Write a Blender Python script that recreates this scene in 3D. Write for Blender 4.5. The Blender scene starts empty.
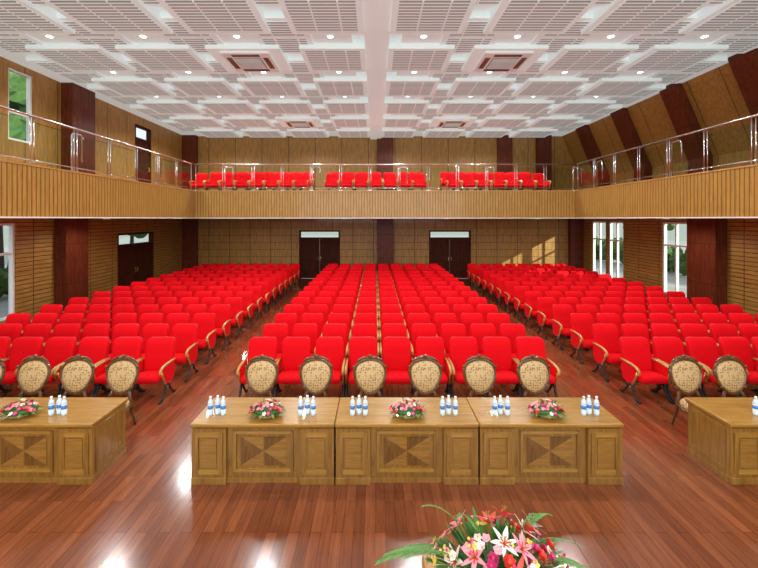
import bpy, bmesh, math, random
from mathutils import Vector, Matrix
random.seed(4)
S=bpy.context.scene
try:
    S.view_settings.view_transform='Standard'
except Exception: pass
V=Vector
# ------------------------------------------------------------ materials
M={}
def newmat(name):
    m=bpy.data.materials.new(name); m.use_nodes=True
    nt=m.node_tree; b=nt.nodes['Principled BSDF']; M[name]=m
    return m,nt,b
def simple(name,col,rough=.5,metal=0,emit=0,noise=0,coat=0,nscale=30,ecol=None):
    m,nt,b=newmat(name)
    b.inputs['Base Color'].default_value=(*col,1)
    b.inputs['Roughness'].default_value=rough
    b.inputs['Metallic'].default_value=metal
    b.inputs['Coat Weight'].default_value=coat
    if emit:
        b.inputs['Emission Color'].default_value=(*(ecol or col),1); b.inputs['Emission Strength'].default_value=emit
    if noise:
        tc=nt.nodes.new('ShaderNodeTexCoord'); n=nt.nodes.new('ShaderNodeTexNoise'); n.inputs['Scale'].default_value=nscale
        nt.links.new(tc.outputs['Object'],n.inputs['Vector'])
        mx=nt.nodes.new('ShaderNodeMix'); mx.data_type='RGBA'
        mx.inputs[6].default_value=(*[c*(1-noise) for c in col],1); mx.inputs[7].default_value=(*[min(1,c*(1+noise)) for c in col],1)
        nt.links.new(n.outputs['Fac'],mx.inputs[0]); nt.links.new(mx.outputs[2],b.inputs['Base Color'])
    return m
def mth(nt,op,a,b=None,c=None):
    n=nt.nodes.new('ShaderNodeMath'); n.operation=op
    for i,x in enumerate((a,b,c)):
        if x is None: continue
        if isinstance(x,(int,float)): n.inputs[i].default_value=x
        else: nt.links.new(x,n.inputs[i])
    return n.outputs[0]
def wood(name,c1,c2,grain=2,lines=(),rough=.4,dark=.45,gs=1.0,coat=.1,spec=.5):
    m,nt,b=newmat(name)
    tc=nt.nodes.new('ShaderNodeTexCoord'); mp=nt.nodes.new('ShaderNodeMapping')
    sc=[9*gs]*3; sc[grain]=.8*gs
    mp.inputs['Scale'].default_value=sc
    nt.links.new(tc.outputs['Object'],mp.inputs['Vector'])
    n=nt.nodes.new('ShaderNodeTexNoise'); n.inputs['Scale'].default_value=2.2; n.inputs['Detail'].default_value=6; n.inputs['Distortion'].default_value=.8
    nt.links.new(mp.outputs[0],n.inputs['Vector'])
    r=nt.nodes.new('ShaderNodeValToRGB'); r.color_ramp.elements[0].position=.34; r.color_ramp.elements[1].position=.66
    r.color_ramp.elements[0].color=(*c1,1); r.color_ramp.elements[1].color=(*c2,1)
    nt.links.new(n.outputs['Fac'],r.inputs[0])
    out=r.outputs[0]
    if lines:
        sp=nt.nodes.new('ShaderNodeSeparateXYZ'); nt.links.new(tc.outputs['Object'],sp.inputs[0])
        acc=None
        for ax,pitch,w,off in lines:
            t=mth(nt,'ADD',sp.outputs[ax],off+200*pitch); t=mth(nt,'DIVIDE',t,pitch); t=mth(nt,'FRACT',t)
            t=mth(nt,'LESS_THAN',t,w/pitch)
            acc=t if acc is None else mth(nt,'MAXIMUM',acc,t)
        mx=nt.nodes.new('ShaderNodeMix'); mx.data_type='RGBA'
        nt.links.new(acc,mx.inputs[0]); nt.links.new(out,mx.inputs[6])
        mx.inputs[7].default_value=(*[c*dark for c in c1],1)
        out=mx.outputs[2]
        bp=nt.nodes.new('ShaderNodeBump'); bp.inputs['Strength'].default_value=.4; bp.inputs['Distance'].default_value=.01; bp.invert=True
        nt.links.new(acc,bp.inputs['Height']); nt.links.new(bp.outputs[0],b.inputs['Normal'])
    nt.links.new(out,b.inputs['Base Color'])
    b.inputs['Roughness'].default_value=rough; b.inputs['Coat Weight'].default_value=coat; b.inputs['Specular IOR Level'].default_value=spec
    return m
WA=(.28,.138,.024); WB=(.44,.245,.055)
wood('wall_slats',WA,WB,1,[(2,.14,.026,0),(1,1.25,.03,0)],.5,dark=.3)
wood('wall_panel_side',WA,WB,2,[(1,1.25,.03,.3),(2,1.9,.03,1.0)],.5,dark=.3)
wood('wall_panel_back',WA,WB,2,[(0,1.2,.035,.1),(2,.42,.024,0)],.5,dark=.3)
wood('wall_panel_upper',WA,WB,2,[(0,1.55,.035,.4),(2,5,.02,0)],.5,dark=.3)
FA=(.37,.19,.032); FB=(.50,.28,.062)
wood('fascia_slats',FA,FB,2,[(0,.115,.028,0)],.4,dark=.45)
wood('fascia_slats_side',FA,FB,2,[(1,.115,.028,0)],.4,dark=.45)
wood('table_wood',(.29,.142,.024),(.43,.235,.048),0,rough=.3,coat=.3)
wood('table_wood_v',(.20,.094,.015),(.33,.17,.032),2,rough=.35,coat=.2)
wood('parquet_a',(.23,.11,.018),(.34,.175,.034),0,rough=.35,gs=2)
wood('parquet_b',(.12,.052,.010),(.20,.094,.018),2,rough=.35,gs=2)
wood('column_wood',(.080,.016,.006),(.16,.034,.012),2,[(2,1.4,.02,.2)],.4,coat=.0,spec=.25)
wood('door_wood',(.040,.010,.004),(.075,.02,.008),2,rough=.65,coat=0,spec=.12)
wood('arm_wood',(.46,.24,.06),(.60,.36,.12),1,rough=.3,coat=.3)
wood('carved_wood',(.07,.025,.007),(.17,.075,.02),2,rough=.3,coat=.4,gs=3)
wood('stage_wood',(.20,.08,.03),(.30,.13,.05),1,[(0,.12,.006,0)],.35)
# floor planks
m,nt,b=newmat('floor_planks')
tc=nt.nodes.new('ShaderNodeTexCoord'); mp=nt.nodes.new('ShaderNodeMapping'); mp.inputs['Rotation'].default_value=(0,0,math.pi/2)
nt.links.new(tc.outputs['Object'],mp.inputs[0])
br=nt.nodes.new('ShaderNodeTexBrick'); br.inputs['Scale'].default_value=1
br.inputs['Brick Width'].default_value=.95; br.inputs['Row Height'].default_value=.12; br.inputs['Mortar Size'].default_value=.0025
br.inputs['Color1'].default_value=(.185,.050,.018,1); br.inputs['Color2'].default_value=(.30,.090,.034,1); br.inputs['Mortar'].default_value=(.08,.022,.01,1)
br.inputs['Mortar Smooth'].default_value=.2
nt.links.new(mp.outputs[0],br.inputs['Vector'])
mp2=nt.nodes.new('ShaderNodeMapping'); mp2.inputs['Scale'].default_value=(14,1.2,1); nt.links.new(tc.outputs['Object'],mp2.inputs[0])
n=nt.nodes.new('ShaderNodeTexNoise'); n.inputs['Scale'].default_value=2; n.inputs['Detail'].default_value=5; nt.links.new(mp2.outputs[0],n.inputs['Vector'])
r=nt.nodes.new('ShaderNodeValToRGB'); r.color_ramp.elements[0].position=.3; r.color_ramp.elements[1].position=.7
r.color_ramp.elements[0].color=(.66,.64,.64,1); r.color_ramp.elements[1].color=(1.0,1.0,1.0,1)
nt.links.new(n.outputs['Fac'],r.inputs[0])
mx=nt.nodes.new('ShaderNodeMix'); mx.data_type='RGBA'; mx.blend_type='MULTIPLY'; mx.inputs[0].default_value=1
nt.links.new(br.outputs['Color'],mx.inputs[6]); nt.links.new(r.outputs[0],mx.inputs[7]); nt.links.new(mx.outputs[2],b.inputs['Base Color'])
b.inputs['Roughness'].default_value=.17; b.inputs['Coat Weight'].default_value=.3; b.inputs['Coat Roughness'].default_value=.10
CE=.35; CC=(.79,.87,.87)  # added ceiling glow: light put into the materials to keep it bright and neutral
simple('white_plaster_glow',(.58,.66,.66),.8,emit=CE,ecol=CC,noise=.02,nscale=3)
simple('panel_frame_glow',(.56,.64,.64),.7,emit=CE,ecol=CC)
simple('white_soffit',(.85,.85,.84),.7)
m,nt,b=newmat('panel_perforated_glow')
tc=nt.nodes.new('ShaderNodeTexCoord'); sp=nt.nodes.new('ShaderNodeSeparateXYZ'); nt.links.new(tc.outputs['Object'],sp.inputs[0])
t=mth(nt,'LESS_THAN',mth(nt,'FRACT',mth(nt,'DIVIDE',mth(nt,'ADD',sp.outputs[1],100),.12)),.45)
u=mth(nt,'LESS_THAN',mth(nt,'FRACT',mth(nt,'DIVIDE',mth(nt,'ADD',sp.outputs[0],100.37),.6)),.93)
a=mth(nt,'MULTIPLY',t,u)
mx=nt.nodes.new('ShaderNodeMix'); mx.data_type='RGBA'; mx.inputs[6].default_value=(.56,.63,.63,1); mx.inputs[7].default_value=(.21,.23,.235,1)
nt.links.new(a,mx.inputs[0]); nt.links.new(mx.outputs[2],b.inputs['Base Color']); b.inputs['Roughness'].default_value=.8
nt.links.new(mx.outputs[2],b.inputs['Emission Color']); b.inputs['Emission Strength'].default_value=CE*1.3  # perforated panels carry the added ceiling glow too
simple('red_fabric',(.74,.002,.008),.85,noise=.08,nscale=60)
M['red_fabric'].node_tree.nodes['Principled BSDF'].inputs['Specular IOR Level'].default_value=.15
simple('red_shell',(.5,.004,.012),.6)
simple('black_metal',(.02,.02,.022),.35,metal=.3)
simple('gold_trim',(.75,.48,.14),.3,metal=.8)
simple('steel',(.75,.75,.76),.22,metal=1)
simple('window_frame',(.85,.86,.87),.4)
simple('ac_white_glow',(.72,.76,.76),.5,emit=.2)  # housing is no lamp; slight brightness put into its material
simple('ac_grey',(.20,.205,.21),.6)
simple('lamp_glow',(1,.96,.88),.5,emit=9)
simple('bottle_body',(.62,.78,.90),.08,noise=.05)
simple('bottle_label',(.05,.25,.70),.4)
simple('bottle_band',(.92,.94,.96),.4)
simple('cap_white',(.9,.92,.95),.4)
simple('leaf_dark',(.03,.12,.02),.5,noise=.4)
simple('leaf_light',(.14,.30,.04),.5,noise=.3)
simple('fern_green',(.07,.22,.05),.5,noise=.3)
simple('petal_pink',(.86,.28,.36),.5,noise=.15)
simple('petal_white',(.92,.78,.72),.5,noise=.08)
simple('petal_magenta',(.62,.04,.18),.5,noise=.2)
simple('petal_red',(.72,.05,.03),.5,noise=.2)
simple('petal_yellow',(.9,.62,.12),.5,noise=.2)
simple('wicker',(.35,.2,.09),.7,noise=.3,nscale=80)
simple('ground_paving',(.34,.35,.32),.9,noise=.3,nscale=1)
simple('tree_leaves',(.06,.13,.03),.9,noise=.7,nscale=6)
simple('tree_bark',(.10,.07,.05),.9,noise=.4,nscale=9)
# brocade
m,nt,b=newmat('brocade')
tc=nt.nodes.new('ShaderNodeTexCoord'); vo=nt.nodes.new('ShaderNodeTexVoronoi'); vo.inputs['Scale'].default_value=25; vo.inputs['Randomness'].default_value=.5
nt.links.new(tc.outputs['Object'],vo.inputs['Vector'])
r=nt.nodes.new('ShaderNodeValToRGB')
r.color_ramp.elements[0].color=(.24,.12,.035,1); r.color_ramp.elements[0].position=.2
r.color_ramp.elements[1].color=(.60,.42,.20,1); r.color_ramp.elements[1].position=.5
nt.links.new(vo.outputs['Distance'],r.inputs[0]); nt.links.new(r.outputs[0],b.inputs['Base Color']); b.inputs['Roughness'].default_value=.6
# glass
def glassmat(name,tint,f):
    m,nt,b=newmat(name); nt.nodes.remove(b)
    tr=nt.nodes.new('ShaderNodeBsdfTransparent'); tr.inputs[0].default_value=(*tint,1)
    gl=nt.nodes.new('ShaderNodeBsdfGlossy'); gl.inputs['Roughness'].default_value=.02
    lw=nt.nodes.new('ShaderNodeLayerWeight'); lw.inputs[0].default_value=.12
    k=mth(nt,'MULTIPLY',lw.outputs['Fresnel'],f)
    mx=nt.nodes.new('ShaderNodeMixShader'); nt.links.new(k,mx.inputs[0]); nt.links.new(tr.outputs[0],mx.inputs[1]); nt.links.new(gl.outputs[0],mx.inputs[2])
    nt.links.new(mx.outputs[0],nt.nodes['Material Output'].inputs[0])
glassmat('window_glass',(.95,.98,.98),.4)
glassmat('rail_glass',(.90,.95,.92),.6)

# ------------------------------------------------------------ mesh builder
class MB:
    def __init__(s): s.v=[];s.f=[];s.m=[];s.s=[];s.mats=[]
    def mi(s,n):
        if n not in s.mats: s.mats.append(n)
        return s.mats.index(n)
    def add(s,vs,fs,mat,smooth=False,xf=None):
        o=len(s.v)
        s.v+= [tuple(xf@V(p)) if xf else tuple(p) for p in vs]
        k=s.mi(mat)
        for f in fs: s.f.append([i+o for i in f]); s.m.append(k); s.s.append(smooth)
    def box(s,x0,x1,y0,y1,z0,z1,mat,bev=0,xf=None,seg=2):
        if bev:
            bm=bmesh.new(); bmesh.ops.create_cube(bm,size=1)
            for v in bm.verts: v.co=V(((x0+x1)/2+v.co.x*(x1-x0),(y0+y1)/2+v.co.y*(y1-y0),(z0+z1)/2+v.co.z*(z1-z0)))
            bmesh.ops.bevel(bm,geom=bm.edges[:],offset=bev,segments=seg,affect='EDGES',profile=.5)
            bm.verts.index_update()
            s.add([v.co[:] for v in bm.verts],[[v.index for v in f.verts] for f in bm.faces],mat,seg>1,xf); bm.free(); return
        vs=[(x,y,z) for x in(x0,x1) for y in(y0,y1) for z in(z0,z1)]
        s.add(vs,[(0,1,3,2),(4,6,7,5),(0,4,5,1),(2,3,7,6),(0,2,6,4),(1,5,7,3)],mat,False,xf)
    def rings(s,rs,mat,caps=True,closed=False,smooth=True):
        n=len(rs[0]); vs=[p for r in rs for p in r]; fs=[]
        k=len(rs)
        for i in range(k if closed else k-1):
            a=i*n; b=((i+1)%k)*n
            for j in range(n): fs.append((a+j,a+(j+1)%n,b+(j+1)%n,b+j))
        if caps and not closed: fs.append(tuple(range(n))[::-1]); fs.append(tuple((k-1)*n+j for j in range(n)))
        s.add(vs,fs,mat,smooth)
    def tube(s,pts,r,mat,n=8,closed=False,flat=1.0):
        pts=[V(p) for p in pts]; k=len(pts); rs=[]
        if not isinstance(r,(list,tuple)): r=[r]*k
        pu=None
        for i,p in enumerate(pts):
            a=pts[(i-1)%k] if (closed or i>0) else p; b=pts[(i+1)%k] if (closed or i<k-1) else p
            t=(b-a).normalized()
            if pu is None:
                pu=V((1,0,0)) if abs(t.x)<.8 else V((0,0,1))
            u=(pu-t*pu.dot(t)).normalized(); w=t.cross(u); pu=u
            rs.append([p+(u*math.cos(q)*flat+w*math.sin(q))*r[i] for q in [2*math.pi*j/n for j in range(n)]])
        s.rings(rs,mat,True,closed)
    def lathe(s,prof,mat,c=(0,0,0),n=12):
        rs=[[(c[0]+r*math.cos(2*math.pi*j/n),c[1]+r*math.sin(2*math.pi*j/n),c[2]+z) for j in range(n)] for r,z in prof]
        s.rings(rs,mat)
    def ball(s,c,r,mat,n=8,k=6,jit=0):
        if not isinstance(r,(tuple,list)): r=(r,r,r)
        rs=[]
        for i in range(k+1):
            th=math.pi*(i/k*.98+.01)
            ring=[]
            for j in range(n):
                q=1+random.uniform(-jit,jit)
                ring.append((c[0]+q*r[0]*math.sin(th)*math.cos(2*math.pi*j/n),c[1]+q*r[1]*math.sin(th)*math.sin(2*math.pi*j/n),c[2]-q*r[2]*math.cos(th)))
            rs.append(ring)
        s.rings(rs,mat,smooth=jit==0)
    def prismx(s,poly,x0,x1,mat):
        n=len(poly); vs=[(x0,y,z) for y,z in poly]+[(x1,y,z) for y,z in poly]
        fs=[tuple(range(n)),tuple(range(2*n-1,n-1,-1))]+[(i,(i+1)%n,(i+1)%n+n,i+n) for i in range(n)]
        s.add(vs,fs,mat)
    def prismy(s,poly,y0,y1,mat):
        n=len(poly); vs=[(x,y0,z) for x,z in poly]+[(x,y1,z) for x,z in poly]
        fs=[tuple(range(n)),tuple(range(2*n-1,n-1,-1))]+[(i,(i+1)%n,(i+1)%n+n,i+n) for i in range(n)]
        s.add(vs,fs,mat)
    def petal(s,base,d,bend,L,W,mat,n=4,cup=.15,pt=.75):
        base=V(base); d=V(d).normalized(); bend=V(bend)
        side=d.cross(bend if bend.length>.01 and abs(d.dot(bend.normalized()))<.98 else V((0,0,1)))
        if side.length<.01: side=d.cross(V((1,0,.2)))
        side.normalize(); nr=side.cross(d)
        vs=[];fs=[]
        for i in range(n+1):
            t=i/n; p=base+d*L*t+bend*L*t*t
            w=W*.5*max(.04,math.sin(math.pi*min(1,(t*.9+.08)))**pt)
            vs+=[p-side*w+nr*w*cup*2, p, p+side*w+nr*w*cup*2]
        for i in range(n):
            a=i*3; fs+=[(a,a+1,a+4,a+3),(a+1,a+2,a+5,a+4)]
        s.add(vs,fs,mat,True)
    def mesh(s,name):
        me=bpy.data.meshes.new(name); me.from_pydata(s.v,[],s.f)
        for n in s.mats: me.materials.append(M[n])
        me.polygons.foreach_set('material_index',s.m); me.polygons.foreach_set('use_smooth',s.s)
        bm=bmesh.new(); bm.from_mesh(me); bmesh.ops.recalc_face_normals(bm,faces=bm.faces[:]); bm.to_mesh(me); bm.free()
        me.update(); return me
    def obj(s,name,loc=(0,0,0),rz=0): return place(name,s.mesh(name),loc,rz)
def place(name,me,loc=(0,0,0),rz=0,sc=1):
    o=bpy.data.objects.new(name,me); o.location=loc; o.rotation_euler=(0,0,rz); o.scale=(sc,sc,sc)
    S.collection.objects.link(o); return o
# ------------------------------------------------------------ dims
XL,XR,YB,YF,H=-11.1,12.0,22.46,-8.0,8.3
BU,BD,BT=3.5,4.58,4.65       # balcony underside, deck, fascia top
BL,BR,BY=-7.6,8.4,16.2
def grid(mb,ax,p0,p1,u0,u1,z0,z1,holes,mat):
    us=sorted(set([u0,u1]+[h[0] for h in holes]+[h[1] for h in holes])); zs=sorted(set([z0,z1]+[h[2] for h in holes]+[h[3] for h in holes]))
    us=[u for u in us if u0<=u<=u1]; zs=[z for z in zs if z0<=z<=z1]
    for i in range(len(us)-1):
        for j in range(len(zs)-1):
            cu=(us[i]+us[i+1])/2; cz=(zs[j]+zs[j+1])/2
            if any(h[0]<cu<h[1] and h[2]<cz<h[3] for h in holes): continue
            if ax=='x': mb.box(p0,p1,us[i],us[i+1],zs[j],zs[j+1],mat)
            else: mb.box(us[i],us[i+1],p0,p1,zs[j],zs[j+1],mat)
T=.2
mb=MB(); mb.box(XL-T,XR+T,YF,YB+T,-.2,0,'floor_planks'); mb.obj('floor')
mb=MB(); mb.box(XL-T,XR+T,YF,YB+T,H,H+.2,'white_plaster_glow'); mb.obj('ceiling')
LW=[(9.3,11.9,.43,3.35),(4.8,7.4,.43,3.35)]; LU=(11.65,12.5,5.9,8.1); LD=(16.6,19.3,0,2.85); LUD=(17.8,19.1,BD,7.9)
mb=MB()
grid(mb,'x',XL-T,XL,YF,YB+T,0,BU,LW+[LD],'wall_slats')
grid(mb,'x',XL-T,XL,YF,YB+T,BU,H,[LU,LUD],'wall_panel_side')
mb.obj('wall_left')
RW=[(18.6,19.78,.4,3.35),(20.02,21.3,.4,3.35),(14.75,16.1,.4,3.35)]
mb=MB()
grid(mb,'x',XR,XR+T,YF,YB+T,0,BU,RW,'wall_slats')
grid(mb,'x',XR,XR+T,YF,YB+T,BU,H,[],'wall_panel_side')
mb.prismy([(12,5.7),(12.01,H),(10.9,H)],YF,YB,'wall_panel_side')
mb.obj('wall_right')
BDs=[(-4.43,-2.04,0,2.82),(3.15,5.6,0,2.82)]
mb=MB()
grid(mb,'y',YB,YB+T,XL,XR,0,BU,BDs,'wall_panel_back')
grid(mb,'y',YB,YB+T,XL,XR,BU,H,[],'wall_panel_back')
mb.obj('wall_back')
mb=MB(); mb.box(XL,XR,YB-.03,YB,BD,H,'wall_panel_upper'); mb.obj('trim_upper_wall_panelling')
for nm,a in (('baseboard_left',(XL,XL+.03,YF,13.28,0,.14)),('baseboard_right',(XR-.03,XR,YF,13.05,0,.14)),('baseboard_back',(-2.0,.1,YB-.03,YB,0,.14))):
    mb=MB(); mb.box(*a,'column_wood'); mb.obj(nm)
# ------------------------------------------------------------ windows, doors
wc=[0]
def window(w,h,loc,rz,cols=2,bars=(.68,)):
    mb=MB(); f=.07; d=.06
    mb.box(-w/2,-w/2+f,-d,d,0,h,'window_frame'); mb.box(w/2-f,w/2,-d,d,0,h,'window_frame')
    mb.box(-w/2+f,w/2-f,-d,d,0,f,'window_frame'); mb.box(-w/2+f,w/2-f,-d,d,h-f,h,'window_frame')
    for i in range(1,cols):
        x=-w/2+w*i/cols; mb.box(x-f/2,x+f/2,-d*.8,d*.8,f,h-f,'window_frame')
    for q in bars: mb.box(-w/2+f,w/2-f,-d*.7,d*.7,h*q-f/2,h*q+f/2,'window_frame')
    mb.box(-w/2+f,w/2-f,-.004,.004,f,h-f,'window_glass')
    wc[0]+=1; mb.obj('window_%d'%wc[0],loc,rz)
for y0,y1,z0,z1 in LW: window(y1-y0,z1-z0,(XL-.1,(y0+y1)/2,z0),math.pi/2,3)
window(LU[1]-LU[0],LU[3]-LU[2],(XL-.1,(LU[0]+LU[1])/2,LU[2]),math.pi/2,1,(.4,))
for y0,y1,z0,z1 in RW: window(y1-y0,z1-z0,(XR+.1,(y0+y1)/2,z0),math.pi/2,2)
dc=[0]
def door(w,h,th,loc,rz,double=True):
    mb=MB(); f=.09
    mb.box(-w/2,-w/2+f,-.1,.1,0,h,'door_wood'); mb.box(w/2-f,w/2,-.1,.1,0,h,'door_wood'); mb.box(-w/2+f,w/2-f,-.1,.1,h-f,h,'door_wood')
    lh=h-th-f
    mb.box(-w/2+f,w/2-f,-.1,.1,lh,lh+f,'door_wood')
    mb.box(-w/2+f,w/2-f,-.005,.005,lh+f,h-f,'window_glass')
    n=2 if double else 1; lw=(w-2*f)/n
    for i in range(n):
        x0=-w/2+f+lw*i+.006; x1=x0+lw-.012
        mb.box(x0,x1,-.04,.01,0.01,lh-.005,'door_wood')
        for za,zb in ((.18,.42),(.47,.92)):
            a,bq=lh*za-.1,lh*zb
            mb.box(x0+.13,x1-.13,-.06,-.04,a,bq,'door_wood',.015,seg=1)
            mb.box(x0+.2,x1-.2,-.075,-.06,a+.08,bq-.08,'door_wood',.012,seg=1)
        hx=x1-.07 if i==0 else x0+.07
        mb.tube([(hx,-.04,lh*.5-.1),(hx,-.095,lh*.5-.08),(hx,-.095,lh*.5+.08),(hx,-.04,lh*.5+.1)],.012,'gold_trim',6)
    dc[0]+=1; mb.obj('door_%d'%dc[0],loc,rz)
for x0,x1,_,h in BDs: door(x1-x0,h,.42,((x0+x1)/2,YB+.1,0),0)
door(LD[1]-LD[0],LD[3],.5,(XL-.1,(LD[0]+LD[1])/2,0),math.pi/2)
door(LUD[1]-LUD[0],LUD[3]-BD,.6,(XL-.1,(LUD[0]+LUD[1])/2,BD),math.pi/2,False)
# ------------------------------------------------------------ columns
def col(x0,x1,y0,y1,z0,z1,name='column'):
    mb=MB(); e=.012
    mb.box(x0,x1,y0,y1,z0,z1,'column_wood')
    mb.box(x0-e,x1+e,y0-e,y1+e,z0,z0+.15,'column_wood')
    mb.obj(name)
DZ=BD
col(XL+.014,XL+.42,13.3,14.35,0,BU); col(XL+.014,XL+.42,13.6,14.7,DZ,H)
col(XL+.014,XL+.8,YB-.35,YB-.045,0,BU); col(XL+.014,XL+.8,YB-.35,YB-.045,DZ,H)
col(.12,1.05,YB-.35,YB-.045,0,BU); col(.12,1.05,YB-.35,YB-.045,DZ,H)
col(XR-.42,XR-.014,13.1,14.3,0,BU); col(XR-.75,XR-.014,YB-.35,YB-.045,0,BU)
col(7.1,7.9,YB-.35,YB-.045,DZ,H); col(9.35,10.15,YB-.35,YB-.045,DZ,H)
for yc in (8.4,11.2,14.0,17.0,20.0):
    mb=MB(); p=[(11.995,DZ),(11.995,5.7),(10.895,H),(10.55,H),(11.65,5.65),(11.65,DZ)]
    mb.prismy(p,yc-.34,yc+.34,'column_wood'); mb.obj('raked_column')
# ------------------------------------------------------------ balcony (three wings)
YS=1.0; g=.004
def bal(x0,x1,y0,y1,mb):
    mb.box(x0,x1,y0,y1,BU,BU+.05,'white_soffit'); mb.box(x0,x1,y0,y1,BU+.05,BD,'stage_wood')
def trims(mb,a):
    mb.box(*a,BU,BU+.03,'white_soffit'); mb.box(*a,BT,BT+.035,'arm_wood')
mb=MB(); bal(XL+g,BL-.12,YS,BY+.12,mb); mb.box(BL-.12,BL,YS,BY,BU+.02,BT,'fascia_slats_side'); trims(mb,(BL-.13,BL+.02,YS,BY-.02)); mb.obj('balcony')
mb=MB(); bal(BR+.12,XR-g,YS,BY+.12,mb); mb.box(BR,BR+.12,YS,BY,BU+.02,BT,'fascia_slats_side'); trims(mb,(BR-.02,BR+.13,YS,BY-.02)); mb.obj('balcony')
mb=MB(); bal(XL+g,XR-g,BY+.12,YB-.034,mb); mb.box(BL-.12,BR+.12,BY,BY+.12,BU+.02,BT,'fascia_slats'); trims(mb,(BL-.13,BR+.13,BY-.02,BY+.13))
mb.box(-8.9,8.9,19.0,YB-.4,BD,BD+.25,'stage_wood'); mb.obj('balcony')
RT=5.78
def railing(p,q,name):
    mb=MB(); p=V(p);q=V(q); L=(q-p).length; d=(q-p)/L; n=max(1,round(L/1.25)); z0=BT+.036
    sd=V((-d.y,d.x,0))
    mb.tube([p+V((0,0,RT)),q+V((0,0,RT))],.028,'steel',10)
    mb.tube([p+V((0,0,z0+.10)),q+V((0,0,z0+.10))],.014,'steel',6)
    for i in range(n+1):
        c=p+d*L*i/n
        for o in (-.05,.05):
            cc=c+d*o
            if (i==0 and o<0) or (i==n and o>0): continue
            mb.tube([cc+V((0,0,z0)),cc+V((0,0,RT-.02))],.014,'steel',6)
        mb.box(-.09,.09,-.04,.04,z0,z0+.015,'steel',xf=Matrix.Translation(c)@Matrix.Rotation(math.atan2(d.y,d.x),4,'Z'))
        if i<n:
            a=c+d*.08; b2=p+d*L*(i+1)/n-d*.08
            w=(b2-a).length
            mb.box(0,w,-.006,.006,z0+.12,RT-.14,'rail_glass',xf=Matrix.Translation(a)@Matrix.Rotation(math.atan2(d.y,d.x),4,'Z'))
        if i%3==1:
            cc=c+sd*.10
            mb.tube([cc+V((0,0,z0-.25)),cc+V((0,0,RT-.18)),cc+V((0,0,RT-.1))+d*.05,cc+V((0,0,RT-.1))+d*.3,cc+V((0,0,RT-.18))+d*.35,cc+V((0,0,z0+.3))+d*.35],.022,'steel',8)
    mb.obj(name)
railing((BL-.06,YS+.1,0),(BL-.06,BY-.1,0),'glass_railing')
railing((BL-.02,BY+.06,0),(BR+.02,BY+.06,0),'glass_railing')
railing((BR+.06,BY-.1,0),(BR+.06,YS+.1,0),'glass_railing')
# ------------------------------------------------------------ ceiling panels
mb=MB(); lights=[]
AC=[(-3.55,11.07),(3.65,11.07),(-3.55,18.27),(3.65,18.27)]
mb.box(-.27,.37,YF+1,YB-.1,H-.20,H,'panel_frame_glow')
for i in range(-8,9):
    x=.05+1.2*i
    for j in range(-4,6):
        odd=i%2!=0
        if odd:
            y=9.87+2.4*j+1.2         # large low panel
            if y<YB-1.1:
                hx=.88 if abs(i)==1 else .99; hy=.80
                x1=min(x+hx,10.85)
                mb.box(x-hx,x1,y-hy,y+hy,H-.28,H,'panel_frame_glow')
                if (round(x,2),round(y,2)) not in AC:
                    mb.box(x-hx+.14,min(x+hx-.14,x1-.1),y-.66,y+.66,H-.292,H-.28,'panel_perforated_glow')
            y=9.87+2.4*j
            if y<YB-.6 and x<10.3:
                mb.box(x-.55,x+.55,y-.5,y+.5,H-.13,H,'panel_frame_glow'); lights.append((x,y,H-.13))
        elif i!=0:
            y=9.87+2.4*j
            if y<YB-1.0:
                mb.box(x-.72,x+.72,y-.95,y+.95,H-.17,H,'panel_frame_glow')
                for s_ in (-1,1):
                    a,b_=sorted((y+s_*.08,y+s_*.82)); mb.box(x-.56,x+.56,a,b_,H-.182,H-.17,'panel_perforated_glow')
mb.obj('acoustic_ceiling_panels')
mb=MB(); mb.lathe([(.11,.0),(.11,-.02),(.085,-.022),(.08,-.01)],'panel_frame_glow',n=16); mb.lathe([(.075,-.004),(.075,-.016),(.01,-.017)],'lamp_glow',n=16); dl=mb.mesh('recessed_downlight')
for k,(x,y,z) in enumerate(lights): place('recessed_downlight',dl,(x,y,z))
for xi in (-8.35,-3.55,1.25,6.05):
    for yi in (2.67,7.47,12.27,17.07,19.47):
        li=bpy.data.lights.new('downlight_lamp','SPOT'); li.energy=350; li.spot_size=math.radians(160); li.spot_blend=.6; li.shadow_soft_size=.15; li.color=(1,.985,.96)
        o=bpy.data.objects.new('downlight_lamp',li); o.location=(xi,yi,H-.32); S.collection.objects.link(o)
for x,y in [(x,18.9) for x in (-6.5,-1.5,3.5,8)]+[(-9.4,9),(-9.4,13.5),(10.2,9),(10.2,13.5)]:  # unseen downlights and spots added to brighten the area under the balcony
    place('recessed_downlight',dl,(x,y,BU))
    li=bpy.data.lights.new('under_balcony_fill','SPOT'); li.energy=120; li.spot_size=math.radians(165); li.spot_blend=.5; li.shadow_soft_size=.12; li.color=(1,.95,.88)
    o=bpy.data.objects.new('under_balcony_fill',li); o.location=(x,y,BU-.08); S.collection.objects.link(o)
# AC cassettes
mb=MB(); w=.66
mb.box(-w,w,-w,w,-.06,0,'ac_white_glow',.02,seg=1)
mb.box(-.36,.36,-.36,.36,-.08,-.06,'ac_grey')
for i in range(9): mb.box(-.35,.35,-.345+i*.08,-.325+i*.08,-.092,-.08,'ac_white_glow')
for sx,sy in ((1,0),(-1,0),(0,1),(0,-1)):
    if sx: mb.box(min(sx*.44,sx*.58),max(sx*.44,sx*.58),-.38,.38,-.068,-.059,'ac_grey')
    else: mb.box(-.38,.38,min(sy*.44,sy*.58),max(sy*.44,sy*.58),-.068,-.059,'ac_grey')
ac=mb.mesh('cassette_air_conditioner')
for x,y in AC: place('cassette_air_conditioner',ac,(x,y,H-.282))
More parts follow.
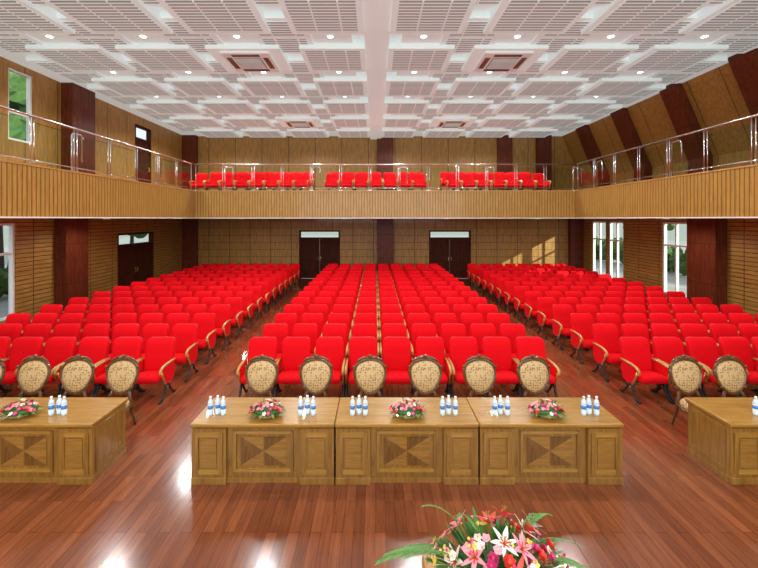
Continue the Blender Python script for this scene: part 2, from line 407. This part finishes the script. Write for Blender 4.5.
# ------------------------------------------------------------ auditorium chair
def sup(cx,cy,z,a,b,p=2.6,n=20,ty=0):
    out=[]
    for j in range(n):
        q=2*math.pi*j/n; c,s_=math.cos(q),math.sin(q)
        out.append((cx+a*math.copysign(abs(c)**(2/p),c),cy+b*math.copysign(abs(s_)**(2/p),s_),z))
    return out
mb=MB()
st=[(.40,.16,.22,.02),(.42,.16,.265,.05),(.50,.175,.28,.058),(.60,.19,.288,.062),(.72,.215,.29,.05),(.80,.235,.29,.05),(.88,.25,.29,.062),(.96,.27,.285,.064),(1.02,.285,.268,.056),(1.05,.292,.235,.04),(1.06,.294,.18,.02)]
mb.rings([sup(0,y,z,a,b,4.5) for z,y,a,b in st],'red_fabric')
mb.rings([sup(0,y+.055,z,a*.96,.022,4.5) for z,y,a,b in st[1:-1]],'red_shell')
sr=[]
for y,hw,zc,hz in ((-.335,.20,.415,.02),(-.325,.25,.42,.05),(-.29,.268,.425,.07),(-.15,.272,.425,.07),(.0,.272,.415,.065),(.10,.265,.405,.055),(.13,.24,.40,.03)):
    ring=sup(0,0,0,hw,hz,4); sr.append([(p[0],y,zc+p[1]) for p in ring])
mb.rings(sr,'red_fabric')
for sx in (-1,1):
    x=sx*.312
    arm=[(x,.20,.66),(x,.08,.665),(x,-.10,.66),(x,-.24,.645),(x,-.31,.61),(x,-.33,.56),(x,-.30,.52),(x,-.265,.525)]
    mb.tube(arm,[.018,.022,.025,.026,.026,.022,.017,.010],'arm_wood',8)
    mb.prismx([(.16,.64),(-.20,.63),(-.25,.55),(-.22,.42),(-.15,.30),(.02,.27),(.14,.32),(.2,.5)],x-.014,x+.014,'red_fabric')
    mb.tube([(x,-.26,.56),(x,-.235,.45),(x,-.16,.32),(x,-.12,.27)],[.014,.02,.022,.02],'gold_trim',6)
    mb.tube([(x,-.12,.29),(x,-.14,.20),(x,-.20,.10),(x,-.28,.04),(x,-.34,.018)],[.028,.026,.024,.02,.016],'black_metal',8)
    mb.tube([(x,-.05,.29),(x,0,.2),(x,.07,.10),(x,.15,.04),(x,.21,.018)],[.028,.026,.022,.02,.016],'black_metal',8)
    mb.tube([(x,-.125,.24),(x,-.07,.2),(x,-.01,.24)],.012,'gold_trim',6)
    mb.box(x-.022,x+.022,-.36,-.27,0,.03,'black_metal'); mb.box(x-.022,x+.022,.14,.23,0,.03,'black_metal')
    mb.tube([(x,-.11,.33),(x*.75,-.05,.37)],.014,'black_metal',6)
mb.tube([(-.3,0,.33),(.3,0,.33)],.018,'black_metal',6)
chair=mb.mesh('auditorium_chair')
P=.68
def chair_row(x0,n,y,z=0):
    for i in range(n): place('auditorium_chair',chair,(x0+P*(i+.5),y,z))
for r in range(14):
    y=7.58+r*1.0
    chair_row(-9.46,8,y); chair_row(-2.62,9,y); chair_row(4.95,8,y)
for y,z in ((17.9,BD),(19.5,BD+.25)):
    chair_row(-8.5,8,y,z); chair_row(-2.35,7,y,z); chair_row(3.3,7,y,z)
# ------------------------------------------------------------ tables
def table(w=1.885):
    mb=MB(); h=.8; d=.74; a=w/2; tw='table_wood'; tv='table_wood_v'
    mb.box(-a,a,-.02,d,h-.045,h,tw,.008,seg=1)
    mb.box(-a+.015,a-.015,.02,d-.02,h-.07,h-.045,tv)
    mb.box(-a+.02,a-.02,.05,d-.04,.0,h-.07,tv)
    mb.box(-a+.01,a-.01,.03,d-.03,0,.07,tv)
    for sx in (-1,1):
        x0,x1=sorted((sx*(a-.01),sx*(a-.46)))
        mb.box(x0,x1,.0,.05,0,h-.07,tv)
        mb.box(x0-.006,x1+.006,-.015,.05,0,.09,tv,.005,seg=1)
        f=.055; z0,z1=.14,h-.12
        mb.box(x0+.04,x0+.04+f,-.018,.0,z0,z1,tv); mb.box(x1-.04-f,x1-.04,-.018,.0,z0,z1,tv)
        mb.box(x0+.04+f,x1-.04-f,-.018,.0,z0,z0+f,tw); mb.box(x0+.04+f,x1-.04-f,-.018,.0,z1-f,z1,tw)
        mb.box(x0+.12,x1-.12,-.011,.0,z0+.08,z1-.08,'parquet_a',.004,seg=1)
        xs=sx*(a-.02); e=sx*.012
        X0,X1=sorted((xs,xs+e))
        for ya,yb,za,zb in ((.08,.13,.12,h-.1),(d-.13,d-.08,.12,h-.1),(.13,d-.13,.12,.17),(.13,d-.13,h-.15,h-.1)):
            mb.box(X0,X1,ya,yb,za,zb,tv)
    cx=a-.46; z0,z1=.14,h-.12
    x0,x1=-cx+.09,cx-.09
    mb.box(x0,x0+.035,.025,.05,z0,z1,tv); mb.box(x1-.035,x1,.025,.05,z0,z1,tv)
    mb.box(x0+.035,x1-.035,.025,.05,z0,z0+.035,tw); mb.box(x0+.035,x1-.035,.025,.05,z1-.035,z1,tw)
    u0,u1,w0,w1=x0+.09,x1-.09,z0+.08,z1-.08; mx_,mz=(u0+u1)/2,(w0+w1)/2; y=.042
    for px,pz,fl in ((u0,w0,0),(mx_,w0,1),(u0,mz,1),(mx_,mz,0)):
        qx,qz=px+(u1-u0)/2,pz+(w1-w0)/2
        c=[(px,y,pz),(qx,y,pz),(qx,y,qz),(px,y,qz)]
        if fl: c=[c[1],c[2],c[3],c[0]]
        mb.add([c[0],c[1],c[2]],[(0,1,2)],'parquet_a'); mb.add([c[0],c[2],c[3]],[(0,1,2)],'parquet_b')
    return mb.mesh('conference_table')
tb=table(); TY=5.05
for k in range(3): place('conference_table',tb,(-2.42+1.893*(k+.5),TY,0))
for k in range(2): place('conference_table',tb,(-3.70-1.893*(k+.5),TY,0)); place('conference_table',tb,(4.65+1.893*(k+.5),TY,0))
# ------------------------------------------------------------ ornate chair
mb=MB()
def outl(t,s=1.0):
    q=2*math.pi*t-math.pi/2
    x=math.cos(q); z=math.sin(q)
    x=math.copysign(abs(x)**.8,x)
    wz=.258+.055*z
    X=x*wz*s; Z=.82+.275*z*s*(1-.06*abs(x))
    Y=.22+(Z-.5)*.16
    return V((X,Y,Z))
N=32
ol=[outl(i/N) for i in range(N)]
mb.tube(ol,[.023+.004*math.sin(6*2*math.pi*i/N) for i in range(N)],'carved_wood',8,closed=True)
for sg in (-1,1):
    rs=[]
    for s_,dp in ((.95,.0),(.88,.026),(.7,.038),(.45,.045),(.2,.048),(.03,.049)):
        rs.append([outl(i/N,s_)+V((0,sg*dp,0)) for i in range(N)])
    mb.rings(rs,'brocade',caps=True)
for sx in (-1,1):
    mb.tube([(0,.31,1.115),(sx*.06,.31,1.13),(sx*.12,.31,1.12),(sx*.18,.305,1.09),(sx*.23,.30,1.05)],[.026,.022,.018,.016,.01],'carved_wood',8)
    mb.ball((sx*.06,.295,1.12),.020,'carved_wood'); mb.ball((sx*.268,.27,.98),(.022,.018,.03),'carved_wood'); mb.ball((sx*.20,.22,.66),(.022,.02,.03),'carved_wood')
    mb.tube([(sx*.13,.24,.60),(sx*.17,.21,.52),(sx*.20,.20,.42),(sx*.20,.22,.25),(sx*.205,.27,.10),(sx*.21,.30,0)],[.024,.026,.03,.024,.02,.018],'carved_wood',8)
    mb.tube([(sx*.22,-.25,.40),(sx*.245,-.28,.33),(sx*.24,-.275,.24),(sx*.215,-.25,.13),(sx*.215,-.26,.05),(sx*.23,-.285,.015)],[.034,.038,.03,.02,.017,.024],'carved_wood',8)
    mb.ball((sx*.235,-.29,.36),(.03,.015,.035),'carved_wood')
    mb.tube([(sx*.24,-.25,.385),(sx*.25,0,.375),(sx*.21,.2,.40)],.028,'carved_wood',8)
mb.ball((0,.30,1.15),(.036,.02,.03),'carved_wood')
mb.tube([(-.24,-.27,.385),(-.12,-.29,.365),(0,-.30,.35),(.12,-.29,.365),(.24,-.27,.385)],[.026,.028,.034,.028,.026],'carved_wood',8)
mb.tube([(-.2,.2,.4),(.2,.2,.4)],.026,'carved_wood',8)
rs=[]
for z,s_ in ((.38,.9),(.41,1.0),(.45,1.02),(.485,.96),(.505,.8),(.515,.5),(.518,.1)):
    rs.append([((p[0])*(1-.08*(p[1]/.25)),p[1]-.03,z) for p in sup(0,0,z,.25*s_,.245*s_,3.2)])
mb.rings(rs,'brocade')
oc=mb.mesh('ornate_chair')
xs=[-1.92+.922*i for i in range(6)]+[-4.28,-5.03,-5.78,-6.55]+[5.26,6.02,6.78,7.54]
for x in xs: place('ornate_chair',oc,(x,6.24,0),random.uniform(-.03,.03))
# ------------------------------------------------------------ bottles
mb=MB()
mb.lathe([(.029,0),(.034,.008),(.034,.07)],'bottle_body',n=14)
mb.lathe([(.0345,.07),(.0345,.085)],'bottle_band',n=14)
mb.lathe([(.035,.085),(.035,.135)],'bottle_label',n=14)
mb.lathe([(.0345,.135),(.0345,.15)],'bottle_band',n=14)
mb.lathe([(.034,.15),(.034,.17),(.027,.195),(.014,.215),(.013,.228)],'bottle_body',n=14)
mb.lathe([(.016,.225),(.016,.25),(.013,.252)],'cap_white',n=12)
bt=mb.mesh('water_bottle')
for px in (58,217,307,359,449,501,590,762):
    cx=(px-375)/73.0
    for k in range(3): place('water_bottle',bt,(cx+(k-1)*.088,5.27+(.03 if k==1 else 0),.8),random.uniform(0,6))
# ------------------------------------------------------------ flowers
def flower(mb,c,ax,r,mat,n=5,center='petal_yellow'):
    ax=V(ax).normalized(); u=ax.orthogonal().normalized(); w=ax.cross(u); ph=random.uniform(0,6)
    for i in range(n):
        q=ph+2*math.pi*i/n; rad=u*math.cos(q)+w*math.sin(q)
        mb.petal(c,rad+ax*.5,-ax*.25,r,r*.9,mat,3)
    mb.ball(V(c)+ax*r*.15,r*.18,center,6,4)
def rose(mb,c,ax,r,mat):
    ax=V(ax).normalized(); u=ax.orthogonal().normalized(); w=ax.cross(u)
    mb.ball(c,r*.45,mat,8,6)
    for lay,(k,up,L) in enumerate(((4,1.4,.75),(6,.8,.95),(7,.35,1.05))):
        for i in range(k):
            q=lay*.5+2*math.pi*i/k; rad=u*math.cos(q)+w*math.sin(q)
            mb.petal(V(c)-ax*r*.3,rad+ax*up,ax*.25,r*L,r*.95,mat,3,cup=.25,pt=.5)
def lily(mb,c,ax,r,mat):
    ax=V(ax).normalized(); u=ax.orthogonal().normalized(); w=ax.cross(u); ph=random.uniform(0,6)
    for i in range(6):
        q=ph+2*math.pi*i/6; rad=u*math.cos(q)+w*math.sin(q)
        mb.petal(c,rad*.75+ax*.9,rad*.55-ax*.35,r,r*(.42 if i%2 else .34),mat,6,cup=.12,pt=.8)
        mb.petal(V(c)+ax*.002,rad*.75+ax*.93,rad*.55-ax*.35,r*.75,r*.12,'petal_red' if mat!='petal_red' else 'petal_magenta',5,cup=.12,pt=.8)
        d=(ax+rad*.22).normalized()
        mb.tube([V(c),V(c)+d*r*.7],r*.012,'leaf_light',4); mb.ball(V(c)+d*r*.72,r*.04,'petal_red',5,4)
mb=MB()
mb.lathe([(.10,0),(.13,.02),(.15,.05),(.13,.06)],'wicker',n=16)
mb.ball((0,0,.085),(.22,.14,.06),'leaf_dark',14,6)
for i in range(70):
    q=random.uniform(0,2*math.pi); rr=math.sqrt(random.random()); x=.24*rr*math.cos(q); y=.15*rr*math.sin(q); z=.09+.12*(1-rr*rr)
    n=V((x*2.5,y*3,.5+.3*(1-rr)))
    if i%5==4: mb.petal((x*.9,y*.9,z-.02),n,V((0,0,-.3)),.075,.03,random.choice(['leaf_light','leaf_dark']),3)
    elif i%7==0: rose(mb,(x,y,z),n,.03,random.choice(['petal_magenta','petal_red']))
    else: flower(mb,(x,y,z),n,.03,random.choice(['petal_pink','petal_pink','petal_white','petal_magenta']))
for i in range(18):
    q=2*math.pi*i/18; mb.petal((.17*math.cos(q),.11*math.sin(q),.08),(math.cos(q),math.sin(q),.1),V((0,0,-.35)),.10,.035,'leaf_light' if i%2 else 'leaf_dark',4)
fa=mb.mesh('table_flower_arrangement')
for px in (20,267,408,547): place('table_flower_arrangement',fa,((px-375)/73.5,5.25,.8))
mb=MB(); mb.box(XL+.05,XR-.05,YF,2.9,0,.5,'stage_wood'); mb.obj('stage')
mb=MB()
mb.box(.30,.96,1.72,2.28,.5,.58,'table_wood_v',.01,seg=1); mb.box(.36,.90,1.78,2.22,.58,1.42,'table_wood_v'); mb.box(.28,.98,1.70,2.30,1.42,1.48,'table_wood',.01,seg=1)
mb.box(.42,.84,2.22,2.235,.68,1.34,'parquet_a'); mb.obj('lectern')
mb=MB()
mb.lathe([(.10,0),(.12,.01),(.16,.10),(.18,.14),(.15,.145)],'wicker',n=18)
mb.ball((0,0,.17),(.25,.18,.10),'leaf_dark',16,8)
def frond(base,tip,sag=.07):
    base=V(base); tip=V(tip); L=(tip-base).length; ln=tip-base
    P_=lambda t: base+ln*t+V((0,0,sag*4*t*(1-t)))
    mb.tube([P_(i/10) for i in range(11)],[.004*(1-.7*i/10) for i in range(11)],'fern_green',5)
    sd=ln.normalized().cross(V((0,.6,1)).normalized())
    if sd.length<.3: sd=V((1,0,0))
    sd.normalize(); K=19
    for i in range(K):
        t=.25+.74*i/K; p=P_(t); d=(P_(min(1,t+.02))-P_(t-.02)).normalized(); ll=L*.17*math.sin(math.pi*(t*.78+.14))+.012
        for s_ in (-1,1):
            mb.petal(p,sd*s_*1.0+d*1.0,V((0,0,-.12)),ll,.0075,'fern_green' if i%3 else 'leaf_light',3,cup=0)
for a_,b_ in (((-.12,0,.2),(-.63,-.05,.26)),((-.1,.02,.2),(-.58,.10,.17)),((-.1,-.05,.2),(-.50,-.10,.33)),((-.1,.05,.25),(-.36,.15,.40)),
              ((-.05,0,.28),(-.20,.02,.44)),((.1,0,.28),(.24,.05,.42)),((.12,0,.2),(.56,-.05,.15)),((.12,.04,.2),(.50,.12,.20)),((.12,-.05,.2),(.42,-.12,.28)),((.12,.02,.25),(.34,.15,.35)),((-.1,-.1,.2),(-.45,-.25,.16)),((.1,-.1,.2),(.38,-.28,.12))):
    frond(a_,b_)
for i in range(150):
    q=random.uniform(0,2*math.pi); e=random.uniform(.05,1.5)
    d=V((math.cos(q)*math.cos(e),math.sin(q)*math.cos(e),math.sin(e)))
    b0=V((d.x*.26,d.y*.17,.17+d.z*.11))
    mb.petal(b0,d,V((0,0,-.15)),random.uniform(.08,.16),random.uniform(.013,.03),random.choice(['leaf_light','leaf_dark','fern_green']),4)
for i in range(120):
    q=random.uniform(0,2*math.pi); e=math.asin(random.uniform(.05,.98))
    d=V((math.cos(q)*math.cos(e),math.sin(q)*math.cos(e),math.sin(e)))
    c=V((d.x*.36,d.y*.23,.17+d.z*.20+random.uniform(-.01,.03)))
    mb.tube([V((d.x*.15,d.y*.1,.17)),c],.003,'leaf_light',4)
    k=i%8
    if k in(0,): rose(mb,c,d,.032,'petal_red')
    elif k in (2,5): flower(mb,c,d,.026,'petal_pink')
    elif k==3: flower(mb,c,d,.024,'petal_yellow')
    elif k==6: rose(mb,c,d,.028,'petal_magenta')
    elif k==7: flower(mb,c,d,.026,'petal_white')
    else:
        for kk in range(5): mb.ball(c+V([random.uniform(-.02,.02) for _ in range(3)]),.008,random.choice(['petal_pink','petal_magenta','petal_yellow']),6,4)
for x,y,z,mt in ((0.02,-.06,.41,'petal_white'),(.10,-.08,.40,'petal_pink'),(-.02,.06,.43,'petal_red'),(.15,.02,.41,'petal_white'),(-.13,-.08,.36,'petal_pink'),(.21,-.07,.32,'petal_pink'),(.05,-.16,.35,'petal_red'),(-.22,-.05,.31,'petal_white'),(-.08,-.17,.30,'petal_white'),(.07,.10,.43,'petal_red'),(.23,.12,.36,'petal_white'),(-.17,.10,.38,'petal_pink')):
    lily(mb,(x,y,z-.05),(x*2,y*2.2,.35),.065,mt)
mb.obj('flower_bouquet',(.63,2.0,1.48))
# exterior
mb=MB(); mb.box(XL-40,XL-T-.01,-30,90,-.5,-.3,'ground_paving'); mb.box(XR+T+.01,XR+40,-30,90,-.5,-.3,'ground_paving'); mb.box(XL-T,XR+T,YB+T+.01,90,-.5,-.3,'ground_paving'); mb.obj('paved_ground')
rs_=random.getstate(); random.seed(9)
def tree(h,r):
    mb=MB(); mb.tube([(0,0,0),(.1,0,h*.3),(-.05,.05,h*.7)],[.22,.16,.08],'tree_bark',8)
    for i in range(26):
        q=random.uniform(0,6.28); rr=r*math.sqrt(random.random())*.8; z=h*random.uniform(.35,.95)
        mb.ball((rr*math.cos(q),rr*math.sin(q),z),random.uniform(.2,.36)*r,'tree_leaves',9,7,jit=.25)
    return mb.mesh('garden_tree')
def bush():
    mb=MB()
    for i in range(20):
        mb.ball((random.uniform(-2.1,2.1),random.uniform(-.5,.5),random.uniform(.3,1.7)),random.uniform(.3,.6),'tree_leaves',9,7,jit=.25)
    return mb.mesh('garden_hedge')
t1=tree(10,2.6); hb=bush()
for x,y,sc in ((-20,20.5,1.15),(-24,27,1),(-19,30,.8),(-23,14,1),(27,24,.6),(33,33,.7),(30,44,.8),(26,36,.6)): place('garden_tree',t1,(x,y,-.3),x,sc)
for k in range(6): place('garden_hedge',hb,(21,22+k*4.2,-.3),math.pi/2)
for k in range(4): place('garden_hedge',hb,(-17.5,10+k*4.2,-.3),math.pi/2)
random.setstate(rs_)
# ------------------------------------------------------------ world & light
w=bpy.data.worlds.new('World'); S.world=w; w.use_nodes=True; nt=w.node_tree; bg=nt.nodes['Background']
tc=nt.nodes.new('ShaderNodeTexCoord'); sp=nt.nodes.new('ShaderNodeSeparateXYZ'); nt.links.new(tc.outputs['Generated'],sp.inputs[0])
r=nt.nodes.new('ShaderNodeValToRGB'); e=r.color_ramp.elements
e[0].position=0; e[0].color=(.50,.55,.48,1); e[1].position=1; e[1].color=(.75,.87,1,1)
q=e.new(.04); q.color=(.95,.98,1,1)
nt.links.new(sp.outputs[2],r.inputs[0]); nt.links.new(r.outputs[0],bg.inputs[0]); bg.inputs[1].default_value=1.1
su=bpy.data.lights.new('sun','SUN'); su.energy=7; su.angle=.01; su.color=(1,.95,.82)
o=bpy.data.objects.new('sun',su); o.rotation_euler=V((-3.1,2.46,-1.55)).to_track_quat('-Z','Y').to_euler(); S.collection.objects.link(o)
al=bpy.data.lights.new('fill_light','AREA'); al.shape='RECTANGLE'; al.size=16; al.size_y=3; al.energy=950; al.color=(1,.99,.98)  # unseen area light added behind the camera to brighten the room
o=bpy.data.objects.new('fill_light',al); o.location=(.45,-5,4.5); o.rotation_euler=V((0,1,.0)).to_track_quat('-Z','Z').to_euler(); S.collection.objects.link(o)
# ------------------------------------------------------------ camera
cd=bpy.data.cameras.new('camera'); cd.sensor_width=36; cd.lens=36*385/758; cd.shift_x=.0053; cd.shift_y=-.0858; cd.clip_start=.05; cd.clip_end=300
co=bpy.data.objects.new('camera',cd); co.location=(0,0,3.48); co.rotation_euler=(math.pi/2,0,0); S.collection.objects.link(co); S.camera=co
